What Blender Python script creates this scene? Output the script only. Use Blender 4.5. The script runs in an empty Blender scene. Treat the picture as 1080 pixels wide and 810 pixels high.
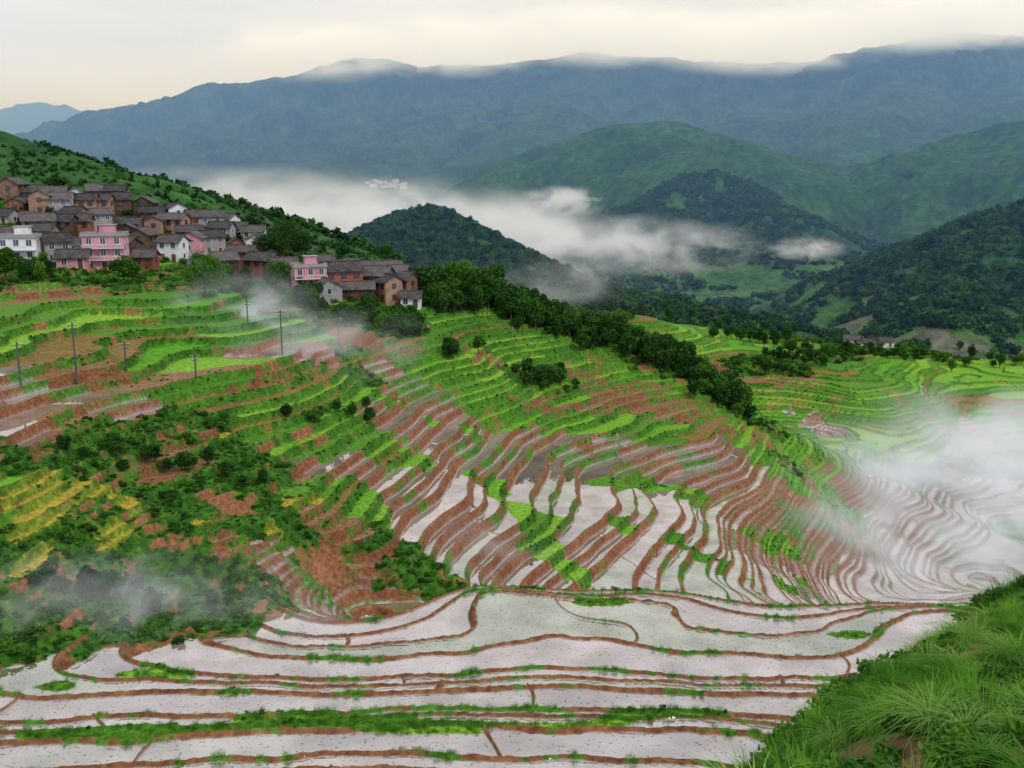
import bpy, math, numpy as np, time, random
from mathutils import Vector
T0=time.time()
rng=np.random.default_rng(7); random.seed(7)
scene=bpy.context.scene
scene.view_settings.view_transform='Standard'; scene.view_settings.look='None'; scene.view_settings.exposure=0

# ------------------------------------------------------------ camera
F=1037.0; PITCH=math.atan(215/F); CP,SP=math.cos(PITCH),math.sin(PITCH)
cam_d=bpy.data.cameras.new("camera"); cam=bpy.data.objects.new("camera",cam_d)
scene.collection.objects.link(cam); scene.camera=cam
cam_d.sensor_width=36; cam_d.lens=36*F/1080; cam_d.clip_start=0.3; cam_d.clip_end=30000
cam.rotation_euler=(math.pi/2-PITCH,0,0)

def survey(u,v,D):
    a=(u-540)/F; b=(405-v)/F
    y=b*SP+CP; z=b*CP-SP
    return (a/y*D, D, z/y*D)

# ------------------------------------------------------------ noise
_P=rng.permutation(256); _P=np.concatenate([_P,_P]).astype(np.int32)
_ang=rng.uniform(0,2*np.pi,256); _GX=np.cos(_ang).astype(np.float32); _GY=np.sin(_ang).astype(np.float32)
def gn(x,y,seed=0):
    xi=np.floor(x).astype(np.int32); yi=np.floor(y).astype(np.int32)
    xf=(x-xi).astype(np.float32); yf=(y-yi).astype(np.float32)
    u=xf*xf*xf*(xf*(xf*6-15)+10); v=yf*yf*yf*(yf*(yf*6-15)+10)
    def g(i,j,dx,dy):
        k=_P[(_P[(i+seed*37)&255]+j+seed*11)&255]
        return _GX[k]*dx+_GY[k]*dy
    a=g(xi,yi,xf,yf); b=g(xi+1,yi,xf-1,yf); c=g(xi,yi+1,xf,yf-1); d=g(xi+1,yi+1,xf-1,yf-1)
    return 1.45*((a+(b-a)*u)*(1-v)+(c+(d-c)*u)*v)
def fbm(x,y,o=3,seed=0):
    s=0;a=1.0;f=1.0;t=0
    for i in range(o):
        s=s+a*gn(x*f,y*f,seed+i);t+=a;a*=.5;f*=2.03
    return s/t
def hsh(i,j,s=0):
    i=i.astype(np.int64);j=j.astype(np.int64)
    h=(i*73856093)^(j*19349663)^(s*83492791+12345)
    h=(h^(h>>13))*1274126177 & 0xffffffff
    h=(h^(h>>16)) & 0xffff
    return (h/65535.0).astype(np.float32)
def sm(a,b,x):
    t=np.clip((x-a)/(b-a),0,1); return t*t*(3-2*t)

# ------------------------------------------------------------ surveyed heights
cp=[]
def add(u,l):
    for v,D in l: cp.append(survey(u,v,D))
add(-120,[(745,72),(600,94),(440,124),(320,180),(262,250)])
add(0,[(800,62),(745,74),(690,84),(600,96),(500,112),(440,128),(380,150),(320,185),(300,205),(262,250),(225,290),(205,325)])
add(150,[(800,62),(740,75),(690,88),(600,108),(500,128),(420,150),(350,185),(310,215),(280,245),(240,300),(216,325)])
add(300,[(800,62),(740,75),(680,94),(640,108),(560,124),(480,145),(400,172),(350,205),(310,240),(286,275),(262,330)])
add(400,[(600,127),(520,148),(440,178),(380,207),(330,243),(300,270)])
add(500,[(800,62),(740,75),(700,86),(660,98),(622,111),(600,138),(520,163),(440,197),(380,225),(330,255),(303,290)])
add(600,[(600,150),(520,180),(440,220),(380,248),(347,266)])
add(700,[(800,62),(740,75),(700,86),(660,98),(626,110),(620,152),(540,184),(460,225),(400,257),(386,264)])
add(800,[(630,165),(560,193),(500,223),(440,262)])
add(900,[(740,76),(690,90),(642,106),(640,182),(600,205),(540,240),(480,290),(420,350),(380,400),(366,440)])
add(1000,[(690,86),(640,104),(600,230),(540,265),(480,312),(420,370),(385,420),(368,450)])
add(1080,[(620,200),(560,265),(480,330),(400,400),(375,450)])
add(1180,[(740,80),(600,180),(480,320),(380,420)])
add(200,[(282,275),(235,330)]); add(350,[(292,290)]); add(430,[(312,285)])
add(650,[(337,430)]); add(780,[(360,430)])
cp+= [(-60,420,-75),(0,420,-85),(60,340,-80),(110,340,-87),(-150,430,-45),(6,128,-60),(-20,123,-57),(35,130,-64),
      (60,135,-68),(-300,300,0),(-330,420,10),(-200,600,-110),(0,640,-120),(200,640,-125),(400,640,-118),(330,250,-90),
      (0,30,-34),(-40,30,-32),(40,30,-35),(-60,0,-22),(60,0,-30),(150,60,-50),(-120,40,-26),(-250,150,-10),(250,150,-80)]
cp=np.array(cp); 
def tps(d2): return 0.5*d2*np.log(d2+1e-9)
S=100.0
X=cp[:,:2]/S; n=len(cp)
K=tps(((X[:,None]-X[None])**2).sum(-1)); K[np.arange(n),np.arange(n)]=2e-4
Pm=np.c_[np.ones(n),X]; A=np.zeros((n+3,n+3)); A[:n,:n]=K; A[:n,n:]=Pm; A[n:,:n]=Pm.T
w=np.linalg.solve(A,np.r_[cp[:,2],0,0,0])
GX0,GY0,GS=-620.0,-40.0,4.0; NX,NY=311,201
gx=GX0+GS*np.arange(NX); gy=GY0+GS*np.arange(NY)
MX,MY=np.meshgrid(gx,gy)
q=np.stack([MX.ravel(),MY.ravel()],1)/S
HG=np.zeros(len(q))
for i in range(n): HG+=w[i]*tps((q[:,0]-X[i,0])**2+(q[:,1]-X[i,1])**2)
HG+=w[n]+w[n+1]*q[:,0]+w[n+2]*q[:,1]
HG=HG.reshape(NY,NX).astype(np.float32)
def cubic(G,x,y):
    fx=np.clip((x-GX0)/GS,1,NX-3.001); fy=np.clip((y-GY0)/GS,1,NY-3.001)
    i=fx.astype(np.int32); j=fy.astype(np.int32); u=(fx-i).astype(np.float32); v=(fy-j).astype(np.float32)
    def wt(t): return (-.5*t+t*t-.5*t**3, 1-2.5*t*t+1.5*t**3, .5*t+2*t*t-1.5*t**3, -.5*t*t+.5*t**3)
    wu=wt(u); wv=wt(v); Gf=G.ravel(); out=0
    base=(j-1)*NX+(i-1)
    for b in range(4):
        row=0
        for a in range(4): row=row+wu[a]*Gf[base+b*NX+a]
        out=out+wv[b]*row
    return out
def lin(G,x,y):
    fx=np.clip((x-GX0)/GS,0,NX-1.001); fy=np.clip((y-GY0)/GS,0,NY-1.001)
    i=fx.astype(np.int32); j=fy.astype(np.int32); u=fx-i; v=fy-j; Gf=G.ravel(); b=j*NX+i
    return (Gf[b]*(1-u)+Gf[b+1]*u)*(1-v)+(Gf[b+NX]*(1-u)+Gf[b+NX+1]*u)*v
def hbase(x,y):
    a=.26+.74*sm(115,160,y)
    return cubic(HG,x,y)+a*(2.7*gn(x/47+.4,y/47,1)+1.25*gn(x/21,y/21,2)+.35*gn(x/10,y/10,4))+.07*gn(x/4,y/4,3)

# ------------------------------------------------------------ near bank (grassy slope the viewer stands on)
_by=[-5,0,5,12,13,18,24,32,40,60,110,900]; _bz=[-1.2,-1.8,-4.8,-7.7,-8.3,-10.2,-12,-13.9,-18,-36,-110,-400]
_ey=[-5,0,5,9,13,17.5,19,23,29,36,45,60,110,900]; _ex=[-9,-6,-1,1.9,3.8,5.5,7.0,9.5,13.6,20,30,48,110,900]
def bank(x,y):
    s=np.interp(y,_by,_bz); e=np.interp(y,_ey,_ex)+1.3*gn(x*0+3.3,y/5,9)+.5*gn(x*0+1.3,y/1.7,10)
    d=e-x
    return s+.6*gn(x/6,y/6,5)+.35*gn(x/2,y/2,6)+.09*gn(x/.6,y/.6,7)-1.25*np.log1p(np.exp(np.clip(d*1.6,-30,600)))/1.6

# ------------------------------------------------------------ ridges of the hills and mountains
RID=[]
def ridge(pts,slope,A=1.0):
    RID.append(([survey(*p) for p in pts],slope,A))
ridge([(-80,112,430),(0,138,440),(60,160,432),(120,188,418),(180,214,402),(235,240,385)],.42,.12)           # hill behind village
ridge([(-150,140,9000),(-40,128,9000),(40,108,9000),(75,122,9000),(140,152,8500)],.35)
ridge([(40,182,4200),(110,138,4200),(150,110,4200),(230,91,4200),(300,84,4200),(380,62,4200),(450,70,4200),(520,72,4100),(620,56,4000),(700,62,4000),(780,67,4000),(850,66,3900),(920,52,3800),(1000,36,3700),(1080,38,3600),(1250,30,3500)],.45)
ridge([(300,92,4100),(262,136,3400),(300,178,2800)],.5)
ridge([(380,74,4100),(355,115,3500),(385,165,2900)],.5)
ridge([(150,122,4100),(120,156,3500),(140,185,3000)],.5)
ridge([(230,98,4100),(200,135,3500),(205,170,3000)],.5)
ridge([(520,80,4000),(470,122,3300),(400,162,2800),(330,188,2500)],.5)
ridge([(620,68,3900),(590,112,3100),(545,162,2500)],.5)
ridge([(700,74,3900),(690,106,3400)],.5)
ridge([(850,80,3800),(800,122,3000)],.5)
ridge([(1000,54,3600),(930,105,2900),(880,162,2300)],.5)
ridge([(1080,55,3500),(1060,105,2800)],.5)
ridge([(510,220,2000),(570,178,1950),(610,150,1900),(660,131,1850),(700,127,1800),(750,140,1750),(800,160,1750),(850,186,1700),(910,218,1650)],.55,.7)
ridge([(700,131,1800),(745,178,1500),(800,215,1350),(835,258,1200),(865,305,1050)],.55,.6)
ridge([(745,180,1500),(680,215,1350),(620,243,1250),(560,262,1150)],.5,.6)
ridge([(880,225,1900),(930,205,1850),(980,180,1800),(1030,152,1750),(1080,128,1700),(1220,90,1600)],.5,.8)
ridge([(830,348,780),(880,328,820),(930,296,850),(980,262,860),(1030,236,850),(1080,216,840),(1220,170,820)],.48,.5)
ridge([(1030,240,850),(1010,300,720),(1000,340,640)],.45,.4)
ridge([(385,248,1000),(420,228,950),(455,219,900),(490,240,850),(530,270,800),(575,292,760)],.5,.35)
ridge([(540,292,700),(620,304,680),(700,320,660),(780,334,640),(850,352,620)],.28,.25)
ridge([(130,192,2600),(250,184,2500),(350,195,2400),(450,200,2300),(530,202,2200)],.25,.6)
def mount(x,y):
    z=-126+10*gn(x/160,y/160,20)+5*gn(x/60,y/60,21)
    wx=x+55*gn(x/260,y/260,22); wy=y+55*gn(x/260,y/260,23)
    rm=0;am=0
    for lam,am_,sd in((640,1.0,24),(300,.70,25),(140,.34,26),(60,.10,27)):
        rm=rm+am_*(1-2.2*np.abs(gn(wx/lam,wy/lam,sd))); am+=am_
    rm=rm/am
    fine=gn(x/40,y/40,28)*5+gn(x/18,y/18,29)*2.5
    for pts,slope,A in RID:
        best=np.full(x.shape,-1e9,np.float32)
        dm=np.full(x.shape,1e9,np.float32)
        rr=80.0*A if A>.5 else 20*A
        for (x0,y0,z0),(x1,y1,z1) in zip(pts[:-1],pts[1:]):
            dx,dy=x1-x0,y1-y0; L=dx*dx+dy*dy
            t=np.clip(((x-x0)*dx+(y-y0)*dy)/L,0,1)
            d=np.hypot(x-x0-t*dx,y-y0-t*dy)
            c=z0+t*(z1-z0)-slope*(np.sqrt(d*d+rr*rr)-rr)
            m=c>best; best=np.where(m,c,best); dm=np.where(m,d,dm)
        amp=420*A*(1-np.exp(-(dm/(560*A))**1.15))
        q_=rm-.30
        best=best+np.where(q_>0,amp*.5,amp)*q_+fine*(A if A>.2 else .3)*np.clip(dm/40+.35,0,1)
        if A==1.0: best=best+14*gn(x/150,y/150,33)+5*gn(x/50,y/50,34)
        z=np.maximum(z,best)
    return z

def ground_smooth(x,y):
    r=np.hypot(x,y); z=np.maximum(cubic(HG,x,y),bank(x,y)); m=r>340
    if m.any():
        mz=mount(x[m],y[m]); w=sm(480,610,r[m]); zz=z[m]
        z=z.copy(); z[m]=(1-w)*zz+w*mz
        z[m]=np.where((x[m]<-60)&(w<1),np.maximum(z[m],mz),z[m])
    return z
def hit(u,v,dmin=50,dmax=9000):
    D=np.exp(np.linspace(math.log(dmin),math.log(dmax),2200))
    a=(u-540)/F;b=(405-v)/F;yy=b*SP+CP;zz=b*CP-SP
    x=a/yy*D; z=zz/yy*D
    g=ground_smooth(x,D); k=np.nonzero(z<g)[0]
    if len(k)==0: return None
    k=k[0]; return (x[k],D[k])

# ------------------------------------------------------------ land cover zones
W,G,B,SH,Y=0,1,2,3,4
zones=[]
def zl(c,r,s,*pts,st=24):
    if len(pts)==1: zones.append((pts[0][0],pts[0][1],r,s,c)); return
    for (a,b),(c2,d) in zip(pts[:-1],pts[1:]):
        k=max(1,int(math.hypot(c2-a,d-b)/st))
        for i in range(k+1): zones.append((a+(c2-a)*i/k,b+(d-b)*i/k,r,s,c))
zl(W,8,1.3,(0,800),(700,792),st=60); zl(W,8,1.3,(0,745),(300,730),(780,725),st=60)
zl(W,8,1.3,(180,690),(900,688),st=60); zl(W,8,1.3,(330,660),(880,660),st=60); zl(W,7,1.2,(400,634),(960,645),st=60)
zl(G,1.9,2.8,(40,770),(300,758),(560,772),(750,748)); zl(G,1.7,2.6,(600,634),(700,645)); zl(G,1.8,2.8,(820,692),(860,675),(920,655))
zl(G,1.8,2.2,(40,718),(200,706)); zl(G,1.0,2.0,(30,800),(260,803)); zl(G,1.2,2.0,(230,700),(330,712))
zl(SH,8,1.2,(40,640),(230,650)); zl(SH,8,1.,(20,590),(240,590)); zl(SH,8,1.,(150,530),(280,520)); zl(SH,7,1,(50,470),(230,440))
zl(SH,6,1.2,(410,570),(460,610)); zl(SH,5,1.1,(330,600),(380,610)); zl(SH,4,1,(150,675),(250,665)); zl(SH,7,1,(260,480),(300,500)); zl(SH,4,1.8,(440,600),(480,612))
zl(Y,1.5,2.6,(0,600),(60,572),(140,525)); zl(Y,1.5,2.2,(10,535),(80,492)); zl(Y,1.3,2.2,(95,570),(160,550)); zl(Y,1.5,2.2,(300,525),(360,515)); zl(Y,1.4,2.0,(280,548),(340,560)); zl(Y,1.2,2.0,(110,515),(150,510)); zl(Y,1.3,1.8,(0,560),(30,555)); zl(Y,1.4,1.8,(180,555),(230,545)); zl(Y,1.6,1.8,(190,470),(250,455))
zl(B,4,1.7,(160,490),(200,478)); zl(B,4.5,1.5,(350,545),(390,560)); zl(B,3.5,1.6,(380,590)); zl(B,4,1.4,(280,505),(320,495)); zl(B,3.,1.6,(230,560),(240,590)); zl(B,4,1.5,(290,645)); zl(B,2.5,1.5,(60,620),(170,600)); zl(B,3,1.4,(200,520),(240,510))
zl(W,3.5,2.4,(290,590),(320,615)); zl(W,3,2,(330,485)); zl(W,5,2,(15,400),(20,450)); zl(W,4,1.6,(80,410),(140,430)); zl(W,5,1.8,(280,372),(315,372)); zl(W,5,1.4,(430,405),(470,420)); zl(W,4,1.9,(380,490),(430,505)); zl(W,4.5,1.5,(410,440),(450,450))
zl(G,10,1.1,(20,320),(240,330),st=60); zl(G,9,1.1,(100,350),(300,350),st=60); zl(G,8,1,(150,380),(280,395)); zl(G,8,1.1,(230,425),(380,425)); zl(G,8,1.2,(300,455),(400,465)); zl(B,6,1.1,(380,365),(430,375)); zl(B,5,1.3,(230,395),(290,400)); zl(B,5,1.2,(50,400),(110,390)); zl(B,5,1.3,(60,440)); zl(G,5,1.7,(390,468),(430,480)); zl(B,5,1.2,(90,300),(10,305)); zl(B,5,1.3,(170,395),(230,400)); zl(G,5,1.3,(300,510),(370,520))
zl(SH,8,1.2,(300,338),(440,345),st=40); zl(SH,4.5,1.5,(545,390),(590,400)); zl(SH,5,1.6,(560,335),(640,355),(720,395),(790,440))
zl(G,11,1.2,(480,350),(600,370),st=40); zl(G,9,1.1,(450,385),(600,405),st=40); zl(B,8,1.2,(630,405),(740,440),st=40); zl(B,5,1.0,(640,430),(560,430)); zl(G,7,1.4,(620,445),(740,465)); zl(G,7,1.2,(490,395)); zl(G,6,1.2,(500,425),(560,430))
zl(W,9,1.3,(440,465),(760,482),st=40); zl(W,9,1.3,(460,520),(800,540),st=40); zl(W,10,1.4,(480,580),(800,600),st=40); zl(W,11,1.4,(780,520),(980,610),st=40); zl(W,11,1.4,(650,620),(1000,620),st=40); zl(W,14,1.4,(960,560),(1080,600),st=40); zl(W,10,1.2,(900,520),(1080,520),st=40)
zl(G,5.5,2.4,(530,515),(548,540)); zl(G,5.5,2.4,(560,565),(600,598)); zl(G,4,1.9,(680,500),(740,520)); zl(G,4,1.9,(720,580),(760,600)); zl(G,4.5,1.9,(640,505)); zl(B,3,1.8,(580,470),(620,465)); zl(G,4,1.8,(860,620),(800,628)); zl(G,4,1.7,(460,450),(500,455)); zl(G,4,1.6,(800,560),(830,570)); zl(G,4,1.7,(660,560),(690,575))
zl(G,22,1.2,(830,480),(1080,470),st=60); zl(G,26,1.2,(850,420),(1080,420),st=60); zl(G,26,1.2,(880,385),(1080,385),st=60); zl(SH,14,1.4,(800,390),(900,372),(1080,372)); zl(W,6,2,(835,430),(880,455)); zl(W,6,1.9,(850,505),(890,515)); zl(B,9,1.6,(800,402),(850,405)); zl(SH,8,1.8,(960,500),(1040,490)); zl(SH,6,1.6,(810,450),(830,490)); zl(W,6,1.6,(1000,455),(1060,460))
zl(G,22,1.2,(620,328),(820,365),st=50); zl(SH,12,1.3,(560,318),(700,335),st=50)
zl(SH,14,1.,(20,285),(420,300),st=60); zl(SH,25,.9,(20,230),(400,280),st=60)
ZG=np.zeros((5,NY,NX),np.float32); ZG[SH]+=.10; ZG[G]+=.12
for u,v,r,s,c in zones:
    p=hit(u,v)
    if p is None or p[1]>700: continue
    ZG[c]=np.maximum(ZG[c],s*np.exp(-((MX-p[0])**2+(MY-p[1])**2)/(r*r)).astype(np.float32))
tot=ZG.sum(0)+.03; ZG/=tot
print("zones",len(zones),time.time()-T0)

def C(*a): return np.array(a,np.float32)
def mixc(a,b,t): t=np.clip(t,0,1)[...,None]; return a*(1-t)+b*t
def full(x,y):
    x=x.astype(np.float32); y=y.astype(np.float32)
    r=np.hypot(x,y)
    h=hbase(x,y); e=.4
    gxx=(hbase(x+e,y)-h)/e; gyy=(hbase(x,y+e)-h)/e
    g=np.clip(np.hypot(gxx,gyy),.05,3)
    Hc=-68.0; near=y<121
    hi=h>Hc; SH_=1.32
    st=np.where(near,.90,np.where(hi,SH_,.85)).astype(np.float32)
    t0=np.where(near,(h+.1)/.90,(h-Hc)/st)+1000
    t=t0+np.where(near,.20,.22)*np.sin(t0*2*np.pi/3.0)+np.where(near,0,.12)*np.sin(t0*2*np.pi/7.0+x/30)
    k=np.floor(t); f=t-k
    width=st/g; din=(1-f)*width; dout=f*width
    rw=np.minimum(.30*st+.08,.45*width)
    zk=np.where(near,(k-1000)*.90,Hc+(k-1000)*st)
    ris=np.clip(1-din/rw,0,1)
    bwn=.72+.34*gn(x/6,y/6,14)
    bw=np.minimum(np.where(near,bwn,.36),.22*width)
    bun=np.clip(1-np.abs(dout-bw*.5)/(bw*.5),0,1)
    L=22+10*hsh(k,k*0,3); sc=(x*.93+y*.30)/L+hsh(k,k*0+5,4)+.25*gn(x/9,y/9,12)
    cj=np.floor(sc); cf=(sc-cj)*L
    cb=np.clip(1-np.abs(cf-.3)/.3,0,1)*(hsh(k,cj,9)>.40)
    zt=zk+st*ris*ris*(3-2*ris)+np.where(near,.32,.22)*np.maximum(bun,cb*(ris<=0))
    best=None;cls=None
    for c in range(5):
        s_=lin(ZG[c],x,y)
        s_=s_+(.34*(hsh(k,cj,20+c)-.5)+.10*gn(x/9,y/9,30+c))*(s_>.10)
        if c==0: best=s_;cls=np.zeros(x.shape,np.int8)
        else:
            m=s_>best; best=np.where(m,s_,best); cls=np.where(m,c,cls)
    ter=np.where((cls==W)|(cls==G)|(cls==B),1.0,np.where(cls==Y,.8,.7))
    ter=ter*np.clip((width-.9)/.8,.35,1)
    rough=.45*gn(x/2.4,y/2.4,40)+.18*gn(x/.9,y/.9,41)
    z=zt*ter+h*(1-ter)+rough*np.where(cls==SH,1.0,np.where(cls==Y,.4,.0))+.10*gn(x/.8,y/.8,42)*((ris>0)|(bun>0))
    aa=np.clip(.0022*r,.12,.6)
    flat=np.clip((din-rw)/aa+.3,0,1)*np.clip((dout-bw)/aa+.3,0,1)*(1-np.clip(cb*2,0,1))
    wet=(cls==W)*flat*(ter>.8)
    n1=fbm(x/7,y/7,3,50); n2=gn(x/1.3,y/1.3,53); n3=gn(x/.45,y/.45,54); hc=hsh(k,cj,60); hc2=hsh(k,cj,61)
    big=gn(x/45,y/45,56); n0=gn(x/14,y/14,58)
    col=np.zeros(x.shape+(3,),np.float32)
    soil=mixc(C(.14,.050,.022),C(.28,.125,.060),.5+.6*n1+.2*n2)
    grass=mixc(C(.018,.075,.008),C(.080,.220,.018),.45+.5*n1+.30*n2+.3*big)
    dirtg=mixc(soil,grass,sm(-.15,.25,n1*.8+.25*n2+.08))
    water=mixc(C(.33,.265,.235),C(.13,.095,.070),.15+.85*(hc-.35)+.45*n1)
    water=mixc(water,C(.11,.18,.045),np.clip((hc2>.78)*.65+.3*n3*(hc2>.78)+.35*sm(.1,.5,big)*(y<121),0,1))
    rice=mixc(C(.085,.27,.014),C(.20,.37,.035),hc+.2*n2+.3*big)
    rice=mixc(rice,C(.05,.15,.015),(hc2>.66)*.7)
    rice=mixc(rice,soil,(hc2<.10)*.8)
    dry=mixc(soil,C(.27,.17,.10),hc*.8); dry=mixc(dry,grass,(n2*.6+n1>.30)*.7)
    shr=mixc(C(.015,.062,.007),C(.060,.18,.014),.45+.6*n2+.4*n1); shr=mixc(shr,soil,sm(.22,.42,fbm(x/11,y/11,3,70)+.15*n2))
    yel=mixc(C(.40,.26,.03),C(.20,.25,.03),.35+.5*n2+.4*n3)
    fl=[water,rice,dry,shr,yel]
    ri=[mixc(soil,grass,sm(.05,.40,n0*.8+n1*.6+.2*n2)),mixc(grass,soil,sm(.20,.46,n0*.5+n1*.7+.2*n2)),dirtg,mixc(shr,soil,sm(.1,.4,n1+.3*n2)),mixc(grass,yel,.3+.3*n2)]
    for c in range(5):
        m=(cls==c)[...,None]
        col=np.where(m,mixc(ri[c],fl[c],flat),col)
    fore=(near&(cls==W))
    col=np.where(fore[...,None],mixc(mixc(mixc(C(.13,.050,.024),C(.26,.120,.06),.5+.5*n2),grass,sm(.05,.30,n1+.4*n2)),water,flat),col)
    bz=bank(x,y); mb=bz>z
    z=np.where(mb,bz,z); wet=np.where(mb,0,wet)
    gb=mixc(C(.025,.09,.008),C(.085,.21,.02),.5+.6*n1+.4*n3); gb=mixc(gb,C(.15,.085,.04),sm(.15,.40,n2*.5+gn(x/3.5,y/3.5,57)*.9+.2*n3))
    col=np.where(mb[...,None],gb,col); cls=np.where(mb,5,cls)
    m=r>340
    if m.any():
        mz=mount(x[m],y[m]).astype(np.float32); wgt=sm(480,610,r[m]); zz=z[m]
        left=x[m]<-60
        new=(1-wgt)*zz+wgt*mz
        new=np.where(left,np.maximum(new,mz),new)
        isf=(wgt>.5)|(left&(mz>=new-.01))
        z[m]=new
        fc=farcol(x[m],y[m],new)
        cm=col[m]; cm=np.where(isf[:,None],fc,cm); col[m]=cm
        wm=wet[m]; wm[isf]=0; wet[m]=wm
        km=cls[m]; km[isf]=6; cls[m]=km
    return z,col,wet,cls
def farcol(x,y,z):
    r=np.hypot(x,y)
    n=fbm(x/90,y/90,4,80); n2=gn(x/14,y/14,85); n3=gn(x/7,y/7,86)
    t=np.clip(.45+.8*n+.45*n2+.3*n3,0,1)[...,None]
    c=C(.009,.045,.013)*(1-t)+C(.045,.130,.026)*t
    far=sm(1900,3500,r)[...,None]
    c=c*(1-far)+(C(.008,.030,.020)*(1-t)+C(.050,.100,.050)*t)*far  # bluish distance haze put into the base colour of far slopes
    cell=hsh(np.floor(x/26+gn(x/40,y/40,90)),np.floor(y/34+gn(x/50,y/50,91)),92)
    v=(sm(-60,-100,z)*sm(-.15,.15,fbm(x/170,y/170,2,95)))[...,None]
    fld=np.where((cell>.82)[...,None],C(.18,.17,.13),np.where((cell>.4)[...,None],C(.06,.16,.03),C(.09,.17,.05)))
    c=c*(1-v*.7)+fld*v*.7
    c2=sm(.40,.55,fbm(x/60,y/60,3,97))[...,None]*.4
    c=c*(1-c2)+C(.10,.15,.055)*c2
    return c.astype(np.float32)

# ------------------------------------------------------------ mesh helper
def grid_mesh(name,X_,Y_,Z_,col,wet,mat):
    R,Cn=X_.shape
    me=bpy.data.meshes.new(name)
    nv=R*Cn; co=np.stack([X_,Y_,Z_],-1).reshape(-1,3).astype(np.float32)
    me.vertices.add(nv); me.vertices.foreach_set("co",co.ravel())
    i=np.arange(R-1)[:,None]*Cn+np.arange(Cn-1)[None]
    q=np.stack([i+1,i+Cn+1,i+Cn,i],-1).reshape(-1,4).astype(np.int32)
    nf=len(q); me.loops.add(nf*4); me.polygons.add(nf)
    me.loops.foreach_set("vertex_index",np.ascontiguousarray(q).ravel())
    me.polygons.foreach_set("loop_start",np.arange(nf,dtype=np.int32)*4)
    me.update(calc_edges=True); 
    me.polygons.foreach_set("use_smooth",np.ones(nf,bool))
    a=me.attributes.new("Col",'FLOAT_COLOR','POINT')
    a.data.foreach_set("color",np.c_[col.reshape(-1,3),np.ones(nv,np.float32)].astype(np.float32).ravel())
    a=me.attributes.new("wet",'FLOAT','POINT'); a.data.foreach_set("value",wet.reshape(-1).astype(np.float32))
    me.materials.append(mat)
    ob=bpy.data.objects.new(name,me); scene.collection.objects.link(ob); return ob

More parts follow.
